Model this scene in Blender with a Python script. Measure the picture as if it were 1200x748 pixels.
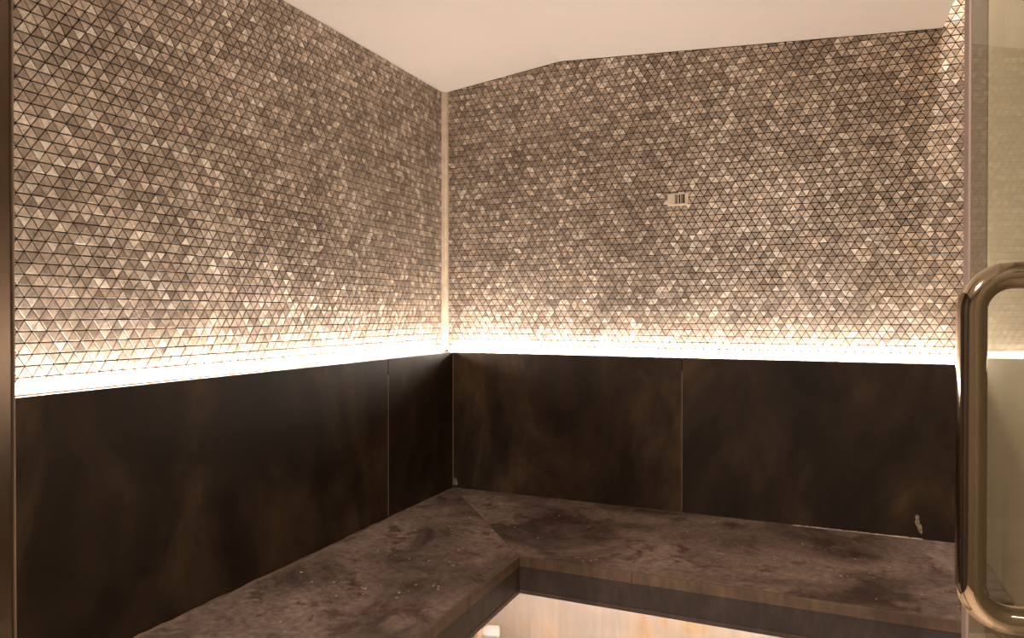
import bpy, bmesh, math, random
from mathutils import Vector, Matrix

# ------------------------------------------------------------------ clearing
for o in list(bpy.data.objects):
    bpy.data.objects.remove(o)
scene = bpy.context.scene
COL = scene.collection
R = math.radians

# ------------------------------------------------------------------ camera
# room axes: origin = back left corner on the floor, x along the back wall,
# y towards the back wall (the room lies at y < 0), z up, metres
CAM = Vector((1.558, -2.812, 1.27))
cd = bpy.data.cameras.new('camera')
cam = bpy.data.objects.new('camera', cd)
COL.objects.link(cam)
cam.location = CAM
cam.rotation_euler = (R(90 - 0.454), 0, R(23.54))
cd.sensor_fit = 'HORIZONTAL'
cd.sensor_width = 36.0
cd.lens = 36.0 * 838 / 1200
cd.clip_start = 0.02
scene.camera = cam

# ------------------------------------------------------------------ world
w = bpy.data.worlds.new('world')
scene.world = w
w.use_nodes = True
w.node_tree.nodes['Background'].inputs[0].default_value = (1.0, 0.8, 0.62, 1)
w.node_tree.nodes['Background'].inputs[1].default_value = 0.05

# ------------------------------------------------------------------ exposure
scene.view_settings.view_transform = 'Standard'
scene.view_settings.look = 'None'
scene.view_settings.exposure = 0.0
scene.view_settings.gamma = 1.0
scene.view_settings.use_curve_mapping = False

# light levels (all lamps get fittings further down; the entrance one is added fill)
LED_COVE = (34.0, 46.0)   # emission of the cove strips, left and back
LED_BENCH = 34.0       # emission of the strips under the bench
LAMP_FILL = 88.0      # watts, unseen fill lamp added at the entrance end of the room
LAMP_SLOT = 11.0        # watts, spot in the ceiling slot by the right wall
WARM = (1.0, 0.86, 0.73)

# ------------------------------------------------------------------ materials
def new_mat(name):
    m = bpy.data.materials.new(name)
    m.use_nodes = True
    nt = m.node_tree
    return m, nt, nt.nodes['Principled BSDF']

def N(nt, kind, **kw):
    n = nt.nodes.new(kind)
    for k, v in kw.items():
        setattr(n, k, v)
    return n

def coords(nt, scale=(1, 1, 1), loc=(0, 0, 0), world=False):
    mp = N(nt, 'ShaderNodeMapping')
    mp.inputs['Scale'].default_value = scale
    mp.inputs['Location'].default_value = loc
    if world:
        g = N(nt, 'ShaderNodeNewGeometry')
        nt.links.new(g.outputs['Position'], mp.inputs[0])
    else:
        t = N(nt, 'ShaderNodeTexCoord')
        nt.links.new(t.outputs['Object'], mp.inputs[0])
    return mp.outputs[0]

def noise(nt, vec, scale, detail=4, rough=0.55, dist=0.0):
    n = N(nt, 'ShaderNodeTexNoise')
    n.inputs['Scale'].default_value = scale
    n.inputs['Detail'].default_value = detail
    n.inputs['Roughness'].default_value = rough
    n.inputs['Distortion'].default_value = dist
    nt.links.new(vec, n.inputs['Vector'])
    return n.outputs['Fac']

def ramp(nt, fac, stops):
    r = N(nt, 'ShaderNodeValToRGB')
    e = r.color_ramp.elements
    while len(e) < len(stops):
        e.new(0.5)
    for i, (p, c) in enumerate(stops):
        e[i].position = p
        if not isinstance(c, tuple):
            c = (c, c, c)
        e[i].color = (*c, 1)
    nt.links.new(fac, r.inputs[0])
    return r.outputs[0]

def mix(nt, fac, a, b, mode='MIX'):
    m = N(nt, 'ShaderNodeMix', data_type='RGBA', blend_type=mode)
    def put(s, v):
        if hasattr(v, 'links') or isinstance(v, bpy.types.NodeSocket):
            nt.links.new(v, s)
        elif isinstance(v, tuple):
            s.default_value = (*v, 1)
        else:
            s.default_value = v
    put(m.inputs[0], fac); put(m.inputs[6], a); put(m.inputs[7], b)
    return m.outputs[2]

def bump(nt, b, fac, strength, dist=0.002):
    n = N(nt, 'ShaderNodeBump')
    n.inputs['Strength'].default_value = strength
    n.inputs['Distance'].default_value = dist
    nt.links.new(fac, n.inputs['Height'])
    nt.links.new(n.outputs[0], b.inputs['Normal'])

def plain(name, col, rough=0.6, metal=0.0, nscale=25, amount=0.12):
    m, nt, b = new_mat(name)
    f = noise(nt, coords(nt, world=True), nscale)
    lo = tuple(c * (1 - amount) for c in col)
    hi = tuple(min(1, c * (1 + amount)) for c in col)
    nt.links.new(ramp(nt, f, [(0.3, lo), (0.7, hi)]), b.inputs['Base Color'])
    b.inputs['Roughness'].default_value = rough
    b.inputs['Metallic'].default_value = metal
    return m

def tile_mat(name, per_object):
    m, nt, b = new_mat(name)
    if per_object:
        oi = N(nt, 'ShaderNodeObjectInfo')
        tone = oi.outputs['Random']
    else:
        at = N(nt, 'ShaderNodeAttribute', attribute_name='tone')
        tone = at.outputs['Fac']
    base = ramp(nt, tone, [(0.0, (0.37, 0.30, 0.25)), (0.50, (0.57, 0.475, 0.395)),
                           (0.83, (0.72, 0.605, 0.51)), (0.91, (0.92, 0.81, 0.70)), (1.0, (0.98, 0.92, 0.83))])
    f = noise(nt, coords(nt, world=True), 85, 3, 0.6, 0.6)
    sm = ramp(nt, f, [(0.28, 0.62), (0.72, 1.16)])
    c = mix(nt, 1.0, base, sm, 'MULTIPLY')
    lf = noise(nt, coords(nt, world=True), 5, 4, 0.6, 0.5)
    c = mix(nt, 1.0, c, ramp(nt, lf, [(0.36, 0.84), (0.62, 1.12)]), 'MULTIPLY')
    nt.links.new(c, b.inputs['Base Color'])
    b.inputs['Metallic'].default_value = 0.55
    rr = ramp(nt, f, [(0.2, 0.34), (0.8, 0.52)])
    nt.links.new(rr, b.inputs['Roughness'])
    return m

M = {}
M['tile'] = tile_mat('champagne metal tile field', False)
M['tile_one'] = tile_mat('champagne metal tile', True)
M['grout'] = plain('dark brown grout', (0.022, 0.014, 0.010), 0.9)
M['ceiling'] = plain('warm white ceiling paint', (0.80, 0.74, 0.69), 0.75, nscale=2.0, amount=0.02)
M['plaster'] = plain('olive beige plaster', (0.55, 0.47, 0.34), 0.85, nscale=1.5, amount=0.04)
M['umber'] = plain('dark umber plaster', (0.10, 0.07, 0.05), 0.8)  # dark tone for unseen surfaces, chosen so that the handle reflects dark
M['floor'] = plain('beige stone floor', (0.46, 0.36, 0.27), 0.5, nscale=6, amount=0.2)
M['ledge'] = plain('pale stone ledge', (0.22, 0.17, 0.15), 0.6)
M['channel'] = plain('anodised aluminium channel', (0.75, 0.68, 0.6), 0.35, 1.0)
M['trim'] = plain('satin beige corner trim', (0.74, 0.63, 0.51), 0.32, 0.25)
M['brass_joint'] = plain('tan joint filler', (0.20, 0.135, 0.085), 0.5)
M['post'] = plain('bronze anodised post', (0.15, 0.105, 0.066), 0.30, 0.9, amount=0.05)
M['post_edge'] = plain('pale post edge seal', (0.42, 0.34, 0.26), 0.5)
M['seal'] = plain('taupe door seal', (0.22, 0.155, 0.13), 0.5, amount=0.04)
M['vent'] = plain('ivory plastic', (0.86, 0.76, 0.62), 0.45, amount=0.03)
M['slot'] = plain('dark vent slot', (0.04, 0.028, 0.02), 0.8)  # shade inside the slots put into this colour and the grey louvre's
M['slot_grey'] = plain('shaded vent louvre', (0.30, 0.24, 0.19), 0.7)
M['white_plastic'] = plain('white plastic', (0.72, 0.71, 0.70), 0.4, amount=0.03)
M['pipe'] = plain('beige plastic pipe', (0.72, 0.55, 0.36), 0.4)
M['orange'] = plain('orange pipe collar', (0.75, 0.33, 0.10), 0.5)
M['green'] = plain('pale green plastic', (0.30, 0.58, 0.42), 0.5)
M['scale'] = plain('chalky limescale', (0.34, 0.27, 0.20), 0.9, nscale=60, amount=0.5)
M['flake'] = plain('white mineral flake', (0.48, 0.38, 0.31), 0.6, nscale=40, amount=0.5)
M['caulk'] = plain('brown grey caulk', (0.15, 0.105, 0.08), 0.8, nscale=30, amount=0.4)

def panel_mat(name, shift, k=1.0):
    m, nt, b = new_mat(name)
    v = coords(nt, (1, 1, 0.55), shift, world=True)
    f1 = noise(nt, v, 3.2, 6, 0.6, 0.7)
    f2 = noise(nt, v, 11, 5, 0.65, 0.4)
    c1 = ramp(nt, f1, [(0.30, (0.010 * k, 0.0056 * k, 0.0036 * k)), (0.50, (0.030 * k, 0.0175 * k, 0.0095 * k)), (0.70, (0.080 * k, 0.050 * k, 0.025 * k))])
    c2 = ramp(nt, f2, [(0.3, 0.6), (0.7, 1.3)])
    c = mix(nt, 1.0, c1, c2, 'MULTIPLY')
    f3 = noise(nt, coords(nt, (1, 1, 0.35), shift, world=True), 70, 2, 0.4)
    sp = ramp(nt, f3, [(0.77, 0.0), (0.80, 0.5)])
    c = mix(nt, sp, c, (0.10, 0.07, 0.045))
    nt.links.new(c, b.inputs['Base Color'])
    nt.links.new(ramp(nt, f2, [(0.3, 0.42), (0.7, 0.6)]), b.inputs['Roughness'])
    b.inputs['Specular IOR Level'].default_value = 0.3
    return m

def bench_mat(name, shift, dark):
    m, nt, b = new_mat(name)
    v = coords(nt, (1, 1, 1), shift, world=True)
    f1 = noise(nt, v, 2.6, 7, 0.62, 0.8)
    f2 = noise(nt, v, 9, 6, 0.7, 0.6)
    f3 = noise(nt, v, 48, 4, 0.6, 0.3)
    k = dark
    c = ramp(nt, f1, [(0.36, (0.038 * k, 0.025 * k, 0.021 * k)), (0.46, (0.100 * k, 0.072 * k, 0.060 * k)),
                      (0.64, (0.185 * k, 0.138 * k, 0.115 * k))])
    c = mix(nt, ramp(nt, f2, [(0.53, 0.0), (0.64, 0.85)]), c, (0.075, 0.032, 0.024))
    c = mix(nt, 1.0, c, ramp(nt, f3, [(0.3, 0.58), (0.7, 1.3)]), 'MULTIPLY')
    sp = ramp(nt, noise(nt, v, 120, 3, 0.5), [(0.70, 0.0), (0.76, 0.55)])
    c = mix(nt, sp, c, (0.30, 0.23, 0.185))
    nt.links.new(c, b.inputs['Base Color'])
    nt.links.new(ramp(nt, f2, [(0.3, 0.42), (0.7, 0.68)]), b.inputs['Roughness'])
    bump(nt, b, f3, 0.25, 0.002)
    return m

def edge_mat(name, lo, hi):
    m, nt, b = new_mat(name)
    v = coords(nt, (1, 1, 0.6), world=True)
    f1 = noise(nt, v, 7, 6, 0.65, 0.5)
    f2 = noise(nt, coords(nt, (1, 1, 0.3), world=True), 40, 4, 0.6)
    c = ramp(nt, f1, [(0.3, lo), (0.7, hi)])
    c = mix(nt, 1.0, c, ramp(nt, f2, [(0.3, 0.7), (0.75, 1.25)]), 'MULTIPLY')
    nt.links.new(c, b.inputs['Base Color'])
    b.inputs['Roughness'].default_value = 0.55
    return m

def stained_mat(name):
    m, nt, b = new_mat(name)
    v = coords(nt, (1, 1, 1), (0.3, 0.1, 0), world=True)
    f1 = noise(nt, v, 5, 5, 0.6, 0.8)
    f2 = noise(nt, coords(nt, (1, 1, 0.12), world=True), 34, 4, 0.6, 0.3)
    c = ramp(nt, f1, [(0.40, (0.62, 0.54, 0.49)), (0.58, (0.66, 0.53, 0.42)), (0.72, (0.64, 0.40, 0.20))])
    c = mix(nt, 1.0, c, ramp(nt, f2, [(0.3, 0.88), (0.7, 1.06)]), 'MULTIPLY')
    nt.links.new(c, b.inputs['Base Color'])
    b.inputs['Roughness'].default_value = 0.4
    return m

def chrome_mat():
    m, nt, b = new_mat('polished steel with warm tint')
    f = noise(nt, coords(nt), 30)
    nt.links.new(ramp(nt, f, [(0.3, (0.74, 0.64, 0.50)), (0.7, (0.80, 0.70, 0.56))]), b.inputs['Base Color'])
    b.inputs['Metallic'].default_value = 1.0
    b.inputs['Roughness'].default_value = 0.07
    return m

def glass_mat():
    m = bpy.data.materials.new('clear door glass')
    m.use_nodes = True
    nt = m.node_tree
    nt.nodes.clear()
    out = N(nt, 'ShaderNodeOutputMaterial')
    tr = N(nt, 'ShaderNodeBsdfTransparent')
    tr.inputs[0].default_value = (0.93, 0.95, 0.90, 1)
    gl = N(nt, 'ShaderNodeBsdfGlossy')
    gl.inputs['Roughness'].default_value = 0.0
    fr = N(nt, 'ShaderNodeFresnel')
    # the pane does not bend the rays, so both of its faces get the air-to-glass value
    geo = N(nt, 'ShaderNodeNewGeometry')
    io = N(nt, 'ShaderNodeMapRange')
    io.inputs['To Min'].default_value = 1.5
    io.inputs['To Max'].default_value = 1 / 1.5
    nt.links.new(geo.outputs['Backfacing'], io.inputs['Value'])
    nt.links.new(io.outputs[0], fr.inputs[0])
    mx = N(nt, 'ShaderNodeMixShader')
    nt.links.new(fr.outputs[0], mx.inputs[0])
    nt.links.new(tr.outputs[0], mx.inputs[1])
    nt.links.new(gl.outputs[0], mx.inputs[2])
    nt.links.new(mx.outputs[0], out.inputs[0])
    return m

def emit_mat(name, col, strength):
    m = bpy.data.materials.new(name)
    m.use_nodes = True
    nt = m.node_tree
    nt.nodes.clear()
    out = N(nt, 'ShaderNodeOutputMaterial')
    em = N(nt, 'ShaderNodeEmission')
    em.inputs[0].default_value = (*col, 1)
    em.inputs[1].default_value = strength
    nt.links.new(em.outputs[0], out.inputs[0])
    return m

M['chrome'] = chrome_mat()
M['glass'] = glass_mat()
M['led_left'] = emit_mat('lit left cove diffuser', WARM, LED_COVE[0])
M['led_back'] = emit_mat('lit back cove diffuser', WARM, LED_COVE[1])
M['led_bench'] = emit_mat('lit bench diffuser', (1.0, 0.87, 0.75), LED_BENCH)
M['led_lamp'] = emit_mat('lit lamp lens', (1.0, 0.80, 0.58), 12)
M['nosing'] = edge_mat('brown stone nosing', (0.105, 0.070, 0.050), (0.20, 0.14, 0.098))
M['fascia'] = edge_mat('slate brown fascia', (0.040, 0.032, 0.032), (0.090, 0.070, 0.064))
M['lip'] = edge_mat('fascia lower lip', (0.08, 0.058, 0.05), (0.13, 0.095, 0.08))
M['plinth'] = stained_mat('rust stained pale stone')

# ------------------------------------------------------------------ mesh helpers
class MB:
    def __init__(self):
        self.v = []; self.f = []
    def box(self, lo, hi):
        b = len(self.v)
        (x0, y0, z0), (x1, y1, z1) = lo, hi
        self.v += [(x0, y0, z0), (x1, y0, z0), (x1, y1, z0), (x0, y1, z0),
                   (x0, y0, z1), (x1, y0, z1), (x1, y1, z1), (x0, y1, z1)]
        self.f += [tuple(b + i for i in q) for q in
                   ((3, 2, 1, 0), (4, 5, 6, 7), (0, 1, 5, 4), (1, 2, 6, 5), (2, 3, 7, 6), (3, 0, 4, 7))]
        return self
    def prism(self, poly, z0, z1, axis='z'):
        """poly: counter-clockwise 2D outline, extruded along axis"""
        b = len(self.v); n = len(poly)
        for z in (z0, z1):
            for (p, q) in poly:
                self.v.append({'z': (p, q, z), 'y': (p, z, q), 'x': (z, p, q)}[axis])
        self.f.append(tuple(b + i for i in reversed(range(n))))
        self.f.append(tuple(b + n + i for i in range(n)))
        for i in range(n):
            j = (i + 1) % n
            self.f.append((b + i, b + j, b + n + j, b + n + i))
        return self
    def tube(self, path, r, seg=20):
        b = len(self.v)
        P = [Vector(p) for p in path]
        T = [((P[min(i + 1, len(P) - 1)] - P[max(i - 1, 0)]).normalized()) for i in range(len(P))]
        up = Vector((0, 0, 1)) if abs(T[0].z) < 0.9 else Vector((1, 0, 0))
        n = T[0].cross(up).normalized()
        for i, p in enumerate(P):
            n = (n - T[i] * n.dot(T[i])).normalized()
            m = T[i].cross(n)
            rr = r[i] if isinstance(r, (list, tuple)) else r
            for k in range(seg):
                a = 2 * math.pi * k / seg
                self.v.append(tuple(p + n * (rr * math.cos(a)) + m * (rr * math.sin(a))))
        for i in range(len(P) - 1):
            for k in range(seg):
                k2 = (k + 1) % seg
                self.f.append((b + i * seg + k, b + i * seg + k2, b + (i + 1) * seg + k2, b + (i + 1) * seg + k))
        self.f.append(tuple(b + k for k in reversed(range(seg))))
        self.f.append(tuple(b + (len(P) - 1) * seg + k for k in range(seg)))
        return self
    def build(self, name, mat, parent=None, smooth=False, bevel=0.0, loc=None, rot=None, seg=2):
        me = bpy.data.meshes.new(name)
        me.from_pydata(self.v, [], self.f)
        bm = bmesh.new(); bm.from_mesh(me)
        bmesh.ops.recalc_face_normals(bm, faces=bm.faces)
        if bevel:
            bmesh.ops.bevel(bm, geom=[e for e in bm.edges if e.calc_face_angle(0) > 0.5], offset=bevel,
                            segments=seg, affect='EDGES', profile=0.6, clamp_overlap=True)
        bm.to_mesh(me); bm.free()
        if smooth:
            me.polygons.foreach_set('use_smooth', [True] * len(me.polygons))
            me.set_sharp_from_angle(angle=R(40))
        me.materials.append(mat)
        o = bpy.data.objects.new(name, me)
        COL.objects.link(o)
        if parent: o.parent = parent
        if loc: o.location = loc
        if rot: o.rotation_euler = rot
        return o

def tag(o, label=None, cat=None, group=None, kind=None):
    if label: o['label'] = label
    if cat: o['category'] = cat
    if group: o['group'] = group
    if kind: o['kind'] = kind
    return o

def empty(name, loc, rz=0.0):
    o = bpy.data.objects.new(name, None)
    o.empty_display_size = 0.1
    o.location = loc
    o.rotation_euler = (0, 0, rz)
    COL.objects.link(o)
    return o

def structure(o, label):
    o['kind'] = 'structure'
    o['label'] = label
    return o

# ------------------------------------------------------------------ dimensions
LEDGE = 1.105        # top of the dark wainscot
OFF = 0.10           # how far the wainscot stands out from the tiled wall
BENCH = 0.521        # bench top
FX, FY = 0.692, -0.778   # front edges of the left and the back bench
RX = 2.012           # right wall
YE = -5.0            # entrance end
YT = -2.05           # where tiling and wainscot of the left wall end
CP = [(0.0, 2.252), (0.553, 2.317), (1.926, 2.237)]   # ceiling line on the back wall
TOPZ = 2.75

def ceil_z(x):
    (x0, z0), (x1, z1), (x2, z2) = CP
    return z0 + (z1 - z0) * (x - x0) / (x1 - x0) if x < x1 else z1 + (z2 - z1) * (x - x1) / (x2 - x1)

# ------------------------------------------------------------------ shell
T = 0.12
floor = structure(MB().box((-T, YE - T, -0.1), (RX + T, T, 0.0)).build('floor', M['floor']), 'beige stone floor')
wall_left = structure(MB().box((-T, YE, 0.0), (0.0, 0.0, TOPZ)).build('wall_left', M['grout']),
                      'left wall of triangular champagne mosaic above dark wainscot')
wall_back = structure(MB().box((-T, 0.0, 0.0), (RX + T, T, TOPZ)).build('wall_back', M['grout']),
                      'back wall of triangular champagne mosaic above dark wainscot')
wall_right = structure(MB().box((RX, YE, 0.0), (RX + T, 0.0, TOPZ)).build('wall_right', M['plaster']),
                       'plain olive beige wall behind the glass door')
MB().box((RX - 0.012, YE, 0.0), (RX - 0.001, -1.35, 2.2)).build('unseen_dark_sheet', M['umber'], wall_right)  # added out of view to darken the right side of the handle's reflection
wall_front = structure(MB().box((-T, YE - T, 0.0), (RX + T, YE, TOPZ)).build('wall_front', M['umber']),
                       'dark umber wall at the entrance end')
ceiling = structure(MB().prism([CP[0], (CP[0][0], 2.45), (CP[2][0], 2.45), CP[2], CP[1]], YE, 0.0, 'y')
                    .build('ceiling', M['ceiling']), 'pale vaulted ceiling folded along a ridge')
MB().box((CP[2][0] - 0.06, YE, TOPZ), (RX + T, 0.0, TOPZ + 0.05)).build('slot_cover', M['ceiling'], ceiling)
MB().box((CP[2][0] - 0.06, YE, 2.45), (CP[2][0] - 0.01, 0.0, TOPZ)).build('slot_side', M['ceiling'], ceiling)

# ------------------------------------------------------------------ triangular mosaic
S_LEFT, S_BACK = 0.0310, 0.0290   # base of one tile on either wall
H = 0.0244                     # row height
GAP = 0.0024
TH = 0.0035
rng = random.Random(7)

def triangles(a0, a1, z0, z1, S):
    """outlines of the tiles of a field in wall coordinates (a along the wall, z up)"""
    k = 1.035 - GAP / (H / 3 * 2)
    r = 0
    while z0 + r * H < z1:
        zb = z0 + r * H
        sh = (r % 2) * S / 2
        i = -1
        while a0 + i * S < a1 + S:
            a = a0 + i * S + sh
            for kind, tri in (('up', [(a, zb), (a + S, zb), (a + S / 2, zb + H)]),
                              ('down', [(a + S / 2, zb + H), (a + S, zb), (a + 1.5 * S, zb + H)])):
                cx = sum(p[0] for p in tri) / 3; cz = sum(p[1] for p in tri) / 3
                yield kind, (cx, cz), [(cx + (p[0] - cx) * k, cz + (p[1] - cz) * (k - 0.05)) for p in tri]
            i += 1
        r += 1

def clip(poly, na, nz, d):
    """keep na*a + nz*z <= d"""
    out = []
    for i, p in enumerate(poly):
        q = poly[(i + 1) % len(poly)]
        dp = na * p[0] + nz * p[1] - d; dq = na * q[0] + nz * q[1] - d
        if dp <= 0: out.append(p)
        if (dp < 0 < dq) or (dq < 0 < dp):
            t = dp / (dp - dq)
            out.append((p[0] + t * (q[0] - p[0]), p[1] + t * (q[1] - p[1])))
    return out

def area(poly):
    return 0.5 * abs(sum(p[0] * q[1] - q[0] * p[1] for p, q in zip(poly, poly[1:] + poly[:1])))

def tile_geo(poly, c, tilt, v, f, place):
    """one bevelled, slightly tilted tile appended to v, f; place maps (a, z, h) to 3D"""
    n = len(poly); b = len(v)
    ka = 0.90
    for lev in range(3):
        for (a, z) in poly:
            if lev == 2:
                a = c[0] + (a - c[0]) * ka; z = c[1] + (z - c[1]) * ka
            h = (0.0, TH - 0.0008, TH)[lev]
            if lev: h += tilt[0] * (a - c[0]) + tilt[1] * (z - c[1])
            v.append(place(a, z, h))
    for lev in range(2):
        for i in range(n):
            j = (i + 1) % n
            f.append((b + lev * n + i, b + lev * n + j, b + (lev + 1) * n + j, b + (lev + 1) * n + i))
    f.append(tuple(b + 2 * n + i for i in range(n)))
    return 2 * n + 1

def rand_tilt():
    return (rng.gauss(0, 0.042), rng.gauss(0, 0.060))

def mosaic(wall, tris, place, basis, dist):
    """tris: list (kind, centre, poly, whole). the 300 that show largest become tiles of their own"""
    order = sorted((t for t in tris if t[3]), key=dist)
    single = order[:300]
    ids = set(id(t) for t in single)
    shared = {}
    for kind in ('up', 'down'):
        for q in range(6):
            cen = (0.0, 0.0)
            src = next(t for t in single if t[0] == kind)
            poly = [(p[0] - src[1][0], p[1] - src[1][1]) for p in src[2]]
            v, f = [], []
            tile_geo(poly, cen, rand_tilt(), v, f, lambda a, z, h: (a, -h, z))
            me = bpy.data.meshes.new('tile')
            me.from_pydata(v, [], f)
            me.materials.append(M['tile_one'])
            bm = bmesh.new(); bm.from_mesh(me); bmesh.ops.recalc_face_normals(bm, faces=bm.faces); bm.to_mesh(me); bm.free()
            shared[kind, q] = me
    for t in single:
        o = bpy.data.objects.new('tile', shared[t[0], rng.randrange(6)])
        COL.objects.link(o)
        o.parent = wall
        o.matrix_local = Matrix.Translation(place(t[1][0], t[1][1], 0.0)) @ basis
    v, f, tone = [], [], []
    for t in tris:
        if id(t) in ids: continue
        k = tile_geo(t[2], t[1], rand_tilt(), v, f, place)
        tone += [rng.random()] * k
    me = bpy.data.meshes.new('tile_field')
    me.from_pydata(v, [], f)
    at = me.attributes.new('tone', 'FLOAT', 'FACE')
    at.data.foreach_set('value', tone)
    me.materials.append(M['tile'])
    bm = bmesh.new(); bm.from_mesh(me); bmesh.ops.recalc_face_normals(bm, faces=bm.faces); bm.to_mesh(me); bm.free()
    o = bpy.data.objects.new('tile_field', me)
    COL.objects.link(o)
    o.parent = wall
    o['kind'] = 'stuff'

Z0 = LEDGE + 0.004
# left wall: a runs along y, from the entrance to the corner
lt = []
for kind, c, poly in triangles(YT, -0.02, Z0, CP[0][1], S_LEFT):
    p = clip(clip(clip(poly, 0, 1, CP[0][1] - 0.002), 1, 0, -0.022), -1, 0, -YT)
    if len(p) >= 3 and area(p) > 2e-5:
        lt.append((kind, c, p, len(p) == 3 and abs(area(p) - area(poly)) < 1e-9))
def left_dist(t):
    y, z = t[1]
    d = math.dist((0, y, z), CAM)
    u = 1.27 + (2.05 - 1.27)
    return d if (y > -1.93 and z < 1.27 + 0.43 * d * 0.95) else d + 50
mosaic(wall_left, lt, lambda a, z, h: (h, a, z), Matrix.Rotation(R(90), 4, 'Z'), left_dist)

# back wall: a runs along x
bt = []
for kind, c, poly in triangles(0.02, RX, Z0, 2.62, S_BACK):
    lo = min(p[0] for p in poly); hi = max(p[0] for p in poly)
    p = clip(clip(poly, -1, 0, -0.022), 1, 0, RX - 0.003)
    if len(p) >= 3 and c[0] < CP[2][0]:
        seg = (CP[0], CP[1]) if c[0] < CP[1][0] else (CP[1], CP[2])
        sl = (seg[1][1] - seg[0][1]) / (seg[1][0] - seg[0][0])
        p = clip(p, -sl, 1, seg[0][1] - sl * seg[0][0] - 0.003)
    elif len(p) >= 3 and lo < CP[2][0] and max(q[1] for q in p) > CP[2][1]:
        p = clip(p, -1, 0, -CP[2][0] - 0.002)
    if len(p) >= 3 and area(p) > 2e-5:
        # leave the vent's seat free of whole tiles only where the cover needs it
        bt.append((kind, c, p, len(p) == 3 and abs(area(p) - area(poly)) < 1e-9))
VX0, VX1, VZ0, VZ1 = 0.999, 1.078, 1.689, 1.735
bt = [t for t in bt if not all(VX0 < q[0] < VX1 and VZ0 < q[1] < VZ1 for q in t[2])]
def back_dist(t):
    x, z = t[1]
    d = math.dist((x, 0, z), CAM)
    return d if (x < 1.99 and z < 1.27 + 0.42 * d) else d + 50
mosaic(wall_back, bt, lambda a, z, h: (a, -h, z), Matrix.Identity(4), back_dist)

# ------------------------------------------------------------------ wainscot
J = 0.0016
PT = 0.02
def panel(poly_lo, poly_hi, wall, shift, side):
    MB().box(poly_lo, poly_hi).build('wainscot_panel', panel_mat('rusty dark porcelain ' + side, shift, {'a': 0.75, 'b': 0.9, 'c': 1.3, 'd': 1.2}[side]), wall, bevel=0.0012)
SX, SY = 1.072, -0.598
panel((OFF - PT, YT, 0.0), (OFF, SY - J, LEDGE - 0.002), wall_left, (0, 0, 0), 'a')
panel((OFF - PT, SY + J, 0.0), (OFF, -OFF - J, LEDGE - 0.002), wall_left, (3, 1, 2), 'b')
panel((OFF + J, -OFF, 0.0), (SX - J, -OFF + PT, LEDGE - 0.002), wall_back, (5, 2, 1), 'c')
panel((SX + J, -OFF, 0.0), (RX - 0.002, -OFF + PT, LEDGE - 0.002), wall_back, (8, 4, 3), 'd')
MB().box((0.0, YT, LEDGE - 0.03), (OFF - PT, -OFF, LEDGE - 0.004)).build('ledge', M['ledge'], wall_left)
MB().box((0.0, -OFF + PT, LEDGE - 0.03), (RX - 0.002, 0.0, LEDGE - 0.004)).build('ledge', M['ledge'], wall_back)
MB().box((OFF - 0.004, SY - J, BENCH + 0.007), (OFF + 0.0006, SY + J, LEDGE - 0.06)).build('joint_filler', M['brass_joint'], wall_left)
MB().box((SX - J, -OFF - 0.0006, BENCH + 0.007), (SX + J, -OFF + 0.004, LEDGE - 0.05)).build('joint_filler', M['brass_joint'], wall_back)
MB().box((OFF - 0.001, -OFF - 0.003, BENCH + 0.007), (OFF + 0.003, -OFF + 0.001, LEDGE - 0.004)).build('joint_filler', M['brass_joint'], wall_back)

# ------------------------------------------------------------------ cove light strips
def cove(name_loc, rz, length, label, lit):
    e = empty('cove_light', name_loc, rz)
    tag(e, label, 'light strip', 'cove light strips')
    MB().box((0, 0.026, 0.0), (length, 0.060, 0.004)).build('channel', M['channel'], e)
    prof = [(0.028, 0.004), (0.058, 0.004), (0.058, 0.014), (0.054, 0.021), (0.047, 0.025), (0.037, 0.025), (0.030, 0.021)]
    MB().prism(prof, 0.001, length - 0.001, 'x').build('diffuser', lit, e)
    return e
# local x runs along the strip, local y away from the wall
cove((0.0, YT, LEDGE - 0.004), R(90), -YT - 0.100, 'glowing strip light on the ledge of the left wall', M['led_left'])
bpy.data.objects['cove_light'].scale = (1, -1, 1)
cove((RX - 0.003, 0.0, LEDGE - 0.004), R(180), RX - 0.06, 'glowing strip light on the ledge of the back wall', M['led_back'])

# ------------------------------------------------------------------ corner trim
tw = 0.026
prof = [(0.0, -0.001), (0.0, -tw), (0.0055, -tw), (0.0055, -tw + 0.004), (0.0030, -tw + 0.0055), (0.0085, -0.0165),
        (0.0098, -0.0125), (0.0115, -0.0132), (0.0132, -0.0115), (0.0125, -0.0098),
        (0.0165, -0.0085), (tw - 0.0055, -0.0030), (tw - 0.004, -0.0055), (tw, -0.0055), (tw, 0.0), (0.001, 0.0)]
trim = MB().prism(prof, LEDGE + 0.002, CP[0][1] + 0.001).build('trim_1', M['trim'])
structure(trim, 'satin metal trim strip up the tiled corner')

# ------------------------------------------------------------------ bench
bench = empty('bench', (0.0, 0.0, 0.0))
tag(bench, 'dark brown stained stone corner bench with floating front edge', 'bench')
g = 0.0012
BE = -2.25
nz = 0.028
fb = 0.407
MB().prism([(OFF + g, -OFF - 0.004), (OFF + g, BE), (FX, BE), (FX, FY - g)], BENCH - nz, BENCH).build(
    'seat_slab', bench_mat('stained bench stone left', (0, 0, 0), 1.6), bench, bevel=0.0015)
MB().prism([(OFF + 0.004, -OFF - g), (FX + g, FY), (RX - 0.003, FY), (RX - 0.003, -OFF - g)], BENCH - nz, BENCH).build(
    'seat_slab', bench_mat('stained bench stone back', (4, 7, 0), 1.8), bench, bevel=0.0015)
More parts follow.
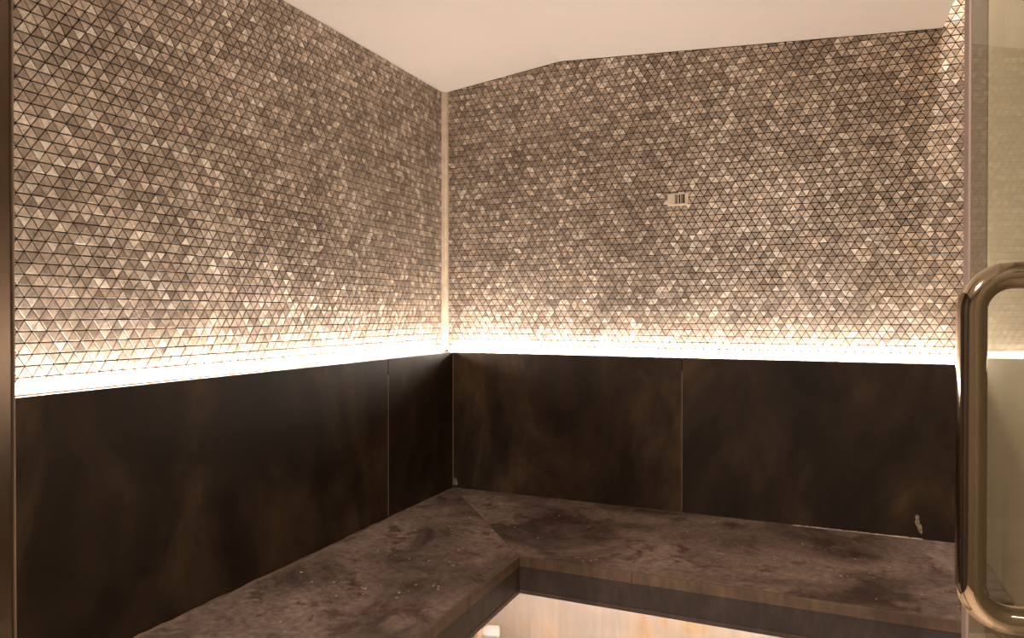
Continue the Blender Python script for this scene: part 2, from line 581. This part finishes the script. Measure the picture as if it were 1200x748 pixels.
# mitre filler
dx, dy = FX - OFF, FY + OFF
L = math.hypot(dx, dy); ux, uy = dx / L, dy / L; px, py = -uy, ux
MB().prism([(OFF + 0.004 * ux - 0.0013 * px, -OFF + 0.004 * uy - 0.0013 * py), (FX - 0.0013 * px, FY - 0.0013 * py),
            (FX + 0.0013 * px, FY + 0.0013 * py), (OFF + 0.004 * ux + 0.0013 * px, -OFF + 0.004 * uy + 0.0013 * py)],
           BENCH - 0.01, BENCH + 0.0004).build('mitre_joint', M['caulk'], bench)
NT = 0.012
# nosing pieces (front edge band of the slab)
nzl = BENCH - 0.030
MB().box((FX + 0.0005, BE, nzl), (FX + NT, -1.33, BENCH + 0.0005)).build('nosing', M['nosing'], bench, bevel=0.002)
MB().box((FX + 0.0005, -1.328, nzl), (FX + NT, FY - NT, BENCH + 0.0005)).build('nosing', M['nosing'], bench, bevel=0.002)
MB().box((FX + 0.0005, FY - NT, nzl), (1.052, FY - 0.0005, BENCH + 0.0005)).build('nosing', M['nosing'], bench, bevel=0.002)
MB().box((1.054, FY - NT, nzl), (RX - 0.003, FY - 0.0005, BENCH + 0.0005)).build('nosing', M['nosing'], bench, bevel=0.002)
# fascia and lower lip
MB().box((FX - 0.012, BE, fb + 0.014), (FX + 0.009, FY - 0.009, nzl - 0.001)).build('fascia', M['fascia'], bench, bevel=0.001)
MB().box((FX - 0.012, FY - 0.009, fb + 0.014), (RX - 0.003, FY + 0.012, nzl - 0.001)).build('fascia', M['fascia'], bench, bevel=0.001)
MB().box((FX - 0.012, BE, fb), (FX + 0.011, FY - 0.011, fb + 0.0135)).build('lower_lip', M['lip'], bench, bevel=0.0015)
MB().box((FX - 0.012, FY - 0.011, fb), (RX - 0.003, FY + 0.012, fb + 0.0135)).build('lower_lip', M['lip'], bench, bevel=0.0015)
# supports set back under the seat
PX, PY = FX - 0.25, FY + 0.25
MB().box((PX - 0.03, BE, 0.0), (PX, PY - 0.001, BENCH - nz - 0.001)).build('plinth', M['plinth'], bench)
MB().box((PX - 0.03, PY, 0.0), (RX - 0.003, PY + 0.03, BENCH - nz - 0.001)).build('plinth', M['plinth'], bench)
# light strips behind the fascia
for lo, hi in (((FX - 0.040, BE + 0.02, BENCH - nz - 0.016), (FX - 0.018, FY + 0.03, BENCH - nz - 0.002)),
               ((FX - 0.01, FY + 0.018, BENCH - nz - 0.016), (RX - 0.02, FY + 0.040, BENCH - nz - 0.002))):
    MB().box(lo, hi).build('light_strip', M['led_bench'], bench)
# caulk along the walls
def bead(pts, r, name, mat, parent, seed):
    rr = random.Random(seed)
    path, rad = [], []
    (x0, y0, z0), (x1, y1, z1) = pts
    n = 60
    for i in range(n + 1):
        t = i / n
        path.append((x0 + (x1 - x0) * t, y0 + (y1 - y0) * t, z0 + (z1 - z0) * t))
        rad.append(r * rr.uniform(0.5, 1.3))
    return MB().tube(path, rad, 6).build(name, mat, parent, smooth=True)
bead([(OFF + 0.0065, -1.95, BENCH), (OFF + 0.0065, -OFF - 0.005, BENCH)], 0.0045, 'caulk_bead', M['caulk'], bench, 1)
bead([(OFF + 0.008, -OFF - 0.0022, BENCH), (1.45, -OFF - 0.002, BENCH)], 0.0014, 'caulk_bead', M['caulk'], bench, 2)
bead([(1.46, -OFF - 0.0042, BENCH), (1.86, -OFF - 0.0042, BENCH)], 0.003, 'caulk_bead', M['flake'], bench, 3)

# limescale marks on the wainscot
def crust(parent, pts, name):
    m = MB()
    rr = random.Random(5)
    for (x, z, r) in pts:
        poly = []
        for k in range(7):
            a = 2 * math.pi * k / 7
            q = r * rr.uniform(0.6, 1.2)
            poly.append((x + q * 0.6 * math.cos(a), z + q * math.sin(a)))
        m.prism(poly, -OFF - 0.0012, -OFF + 0.001, 'y')
    return m.build(name, M['scale'], parent)
crust(wall_back, [(1.846, 0.590, 0.010), (1.846, 0.572, 0.013), (1.852, 0.560, 0.014), (1.856, 0.546, 0.010)], 'limescale')
crust(wall_back, [(0.112, 0.548, 0.015), (0.117, 0.540, 0.010), (0.109, 0.560, 0.009)], 'limescale')

# loose flakes on the bench
fm = MB()
rr = random.Random(11)
clusters = [(0.42, -0.95, 0.12, 26), (0.28, -0.62, 0.10, 18), (0.45, -0.55, 0.09, 14), (0.75, -0.30, 0.14, 22), (1.0, -0.55, 0.16, 14),
            (1.25, -0.35, 0.16, 14), (1.45, -0.62, 0.18, 26), (1.75, -0.55, 0.14, 30), (0.5, -1.15, 0.10, 22), (0.30, -1.3, 0.12, 18),
            (0.9, -0.72, 0.05, 10), (0.6, -0.75, 0.05, 8), (1.62, -0.35, 0.12, 8)]
for cx, cy, sp, n in clusters:
    for i in range(n):
        x = rr.gauss(cx, sp); y = rr.gauss(cy, sp * 0.7)
        if not (OFF + 0.02 < x < RX - 0.05 and y < -OFF - 0.02 and (x < FX - 0.02 or y > FY + 0.02)): continue
        s = rr.choice((0.0012, 0.0016, 0.002, 0.0028, 0.004))
        a0 = rr.random() * 6
        st = rr.uniform(0.3, 1.0)
        pts = []
        for k in range(5):
            a = 2 * math.pi * k / 5
            u, v_ = s * math.cos(a), s * st * math.sin(a)
            pts.append((x + u * math.cos(a0) - v_ * math.sin(a0), y + u * math.sin(a0) + v_ * math.cos(a0)))
        fm.prism(pts, BENCH + 0.0006, BENCH + 0.0013 + s * 0.25)
fl = fm.build('mineral_flakes', M['flake'])
tag(fl, 'white mineral flakes scattered over the brown bench top', 'debris', kind='stuff')

# ------------------------------------------------------------------ vent cover on the back wall
vent = empty('vent_cover', ((VX0 + VX1) / 2, 0.0, VZ0))
tag(vent, 'small ivory slotted vent cover on the tiled back wall', 'vent')
vw, vh = VX1 - VX0, VZ1 - VZ0
def vb(a0, a1, b0, b1, d0, d1):
    return MB().box((-vw / 2 + a0 * vw, -d1, b0 * vh), (-vw / 2 + a1 * vw, -d0, b1 * vh))
vb(0.02, 0.98, 0.03, 0.97, 0.0045, 0.0055).build('back_plate', M['slot'], vent)
fr = MB()
for (a0, a1, b0, b1) in ((0, 0.36, 0, 1), (0.36, 1, 0, 0.15), (0.36, 1, 0.93, 1), (0.84, 1, 0.15, 0.93)):
    fr.box((-vw / 2 + a0 * vw, -0.012, b0 * vh), (-vw / 2 + a1 * vw, -0.0015, b1 * vh))
fr.build('cover', M['vent'], vent, bevel=0.001)
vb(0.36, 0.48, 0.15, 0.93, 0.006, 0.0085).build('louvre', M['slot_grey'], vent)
vb(0.505, 0.545, 0.15, 0.93, 0.006, 0.0115).build('louvre', M['vent'], vent)
vb(0.625, 0.655, 0.15, 0.93, 0.006, 0.0115).build('louvre', M['vent'], vent)
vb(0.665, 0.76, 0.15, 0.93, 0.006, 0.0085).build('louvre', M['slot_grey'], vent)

# ------------------------------------------------------------------ pipe fitting under the bench
pf = empty('pipe_fitting', (0.503, -0.664, 0.0))
tag(pf, 'white plastic pipe cap on a beige upright pipe under the bench', 'pipe')
MB().tube([(0, 0, 0.001), (0, 0, 0.217)], 0.017, 20).build('pipe', M['pipe'], pf, smooth=True)
MB().tube([(0, 0, 0.217), (0, 0, 0.224), (0, 0, 0.244), (0, 0, 0.248)], [0.017, 0.019, 0.019, 0.015], 20).build('collar', M['orange'], pf, smooth=True)
MB().tube([(0.012, 0.004, 0.200), (0.020, 0.007, 0.200), (0.022, 0.008, 0.200), (0.060, 0.020, 0.200), (0.064, 0.022, 0.200)],
          [0.019, 0.019, 0.024, 0.024, 0.021], 8).build('cap', M['white_plastic'], pf)
MB().box((-0.056, -0.012, 0.162), (-0.020, 0.004, 0.210)).build('bracket', M['green'], pf, bevel=0.004)

# ------------------------------------------------------------------ glass door, opened inwards beside the camera
door = empty('door_1', (1.6517, -2.2258, 0.0), R(281.24))
structure(door, 'frameless glass door standing open on the right')
DL = 0.76
MB().box((0.0, 0.0, 0.012), (DL, 0.010, 2.1)).build('glass_pane', M['glass'], door)
MB().box((-0.0095, -0.0012, 0.012), (-0.0003, 0.0115, 2.1)).build('edge_seal', M['seal'], door, bevel=0.0015)
# D handle: local -y is the room side
HX, HO, HR = 0.100, 0.0359, 0.0077
zc, hh, rc = 1.1935, 0.0980, 0.0205
path = [(HX, -0.0005, zc + hh), (HX, -0.006, zc + hh)]
for k in range(13):
    a = math.pi / 2 * k / 12
    path.append((HX, -(HO - rc) - rc * math.sin(a), zc + hh - rc + rc * math.cos(a)))
path.append((HX, -HO, zc))
for k in range(13):
    a = math.pi / 2 * k / 12
    path.append((HX, -(HO - rc) - rc * math.cos(a), zc - hh + rc - rc * math.sin(a)))
path += [(HX, -0.006, zc - hh), (HX, -0.0005, zc - hh)]
hd = MB().tube(path, HR, 32).build('pull_handle', M['chrome'], door, smooth=True)
hd['label'] = 'polished metal D-shaped pull handle'
for s in (1, -1):
    MB().tube([(HX, -0.0003, zc + s * hh), (HX, -0.003, zc + s * hh), (HX, -0.004, zc + s * hh)], [0.0125, 0.0125, 0.0105], 28).build(
        'rosette', M['chrome'], hd, smooth=True)
for z in (0.35, 1.75):
    MB().box((DL - 0.055, -0.006, z - 0.045), (DL, -0.0003, z + 0.045)).build('hinge', M['chrome'], door, bevel=0.001)
    MB().box((DL + 0.001, -0.006, z - 0.045), (DL + 0.05, 0.012, z + 0.045)).build('hinge', M['chrome'], door, bevel=0.001)

# ------------------------------------------------------------------ metal post at the left of the doorway
pa = R(23.54 + 0)
post = empty('trim_2', (1.0223, -2.4836, 0.0), R(23.54))
structure(post, 'bronze metal doorway post at the left edge')
MB().box((-0.052, -0.085, 0.0), (0.0, 0.0, 2.285)).build('post_body', M['post'], post, bevel=0.002)
MB().box((-0.052, 0.0002, 0.0), (0.0006, 0.0022, 2.285)).build('edge_strip', M['post_edge'], post, bevel=0.0005)

# ------------------------------------------------------------------ lamps
def lamp_fitting(loc, rad, label, watts, kind='AREA', aim=None, group=None):
    e = empty('fill_or_slot_lamp', loc)  # serves the added fill lamp and the slot spot
    tag(e, label, 'lamp', group)
    MB().tube([(0, 0, -0.012), (0, 0, -0.001)], rad + 0.012, 28).build('lamp_ring', M['channel'], e, smooth=True)
    MB().tube([(0, 0, -0.015), (0, 0, -0.0125)], rad, 28).build('lamp_lens', M['led_lamp'], e, smooth=True)
    ld = bpy.data.lights.new('lamp_light', kind)
    ld.energy = watts
    ld.color = (1.0, 0.85, 0.71)
    if kind == 'AREA':
        ld.shape = 'DISK'; ld.size = rad * 2
    lo = bpy.data.objects.new('lamp_light', ld)
    COL.objects.link(lo)
    lo.parent = e
    lo.location = (0, 0, -0.02)
    return e
lamp_fitting((1.15, -3.55, ceil_z(1.15)), 0.14, 'round fill lamp added out of view at the entrance end of the room', LAMP_FILL)
slot = lamp_fitting((1.968, -0.30, TOPZ), 0.025, 'small spot lamp in the ceiling slot by the right wall', LAMP_SLOT)
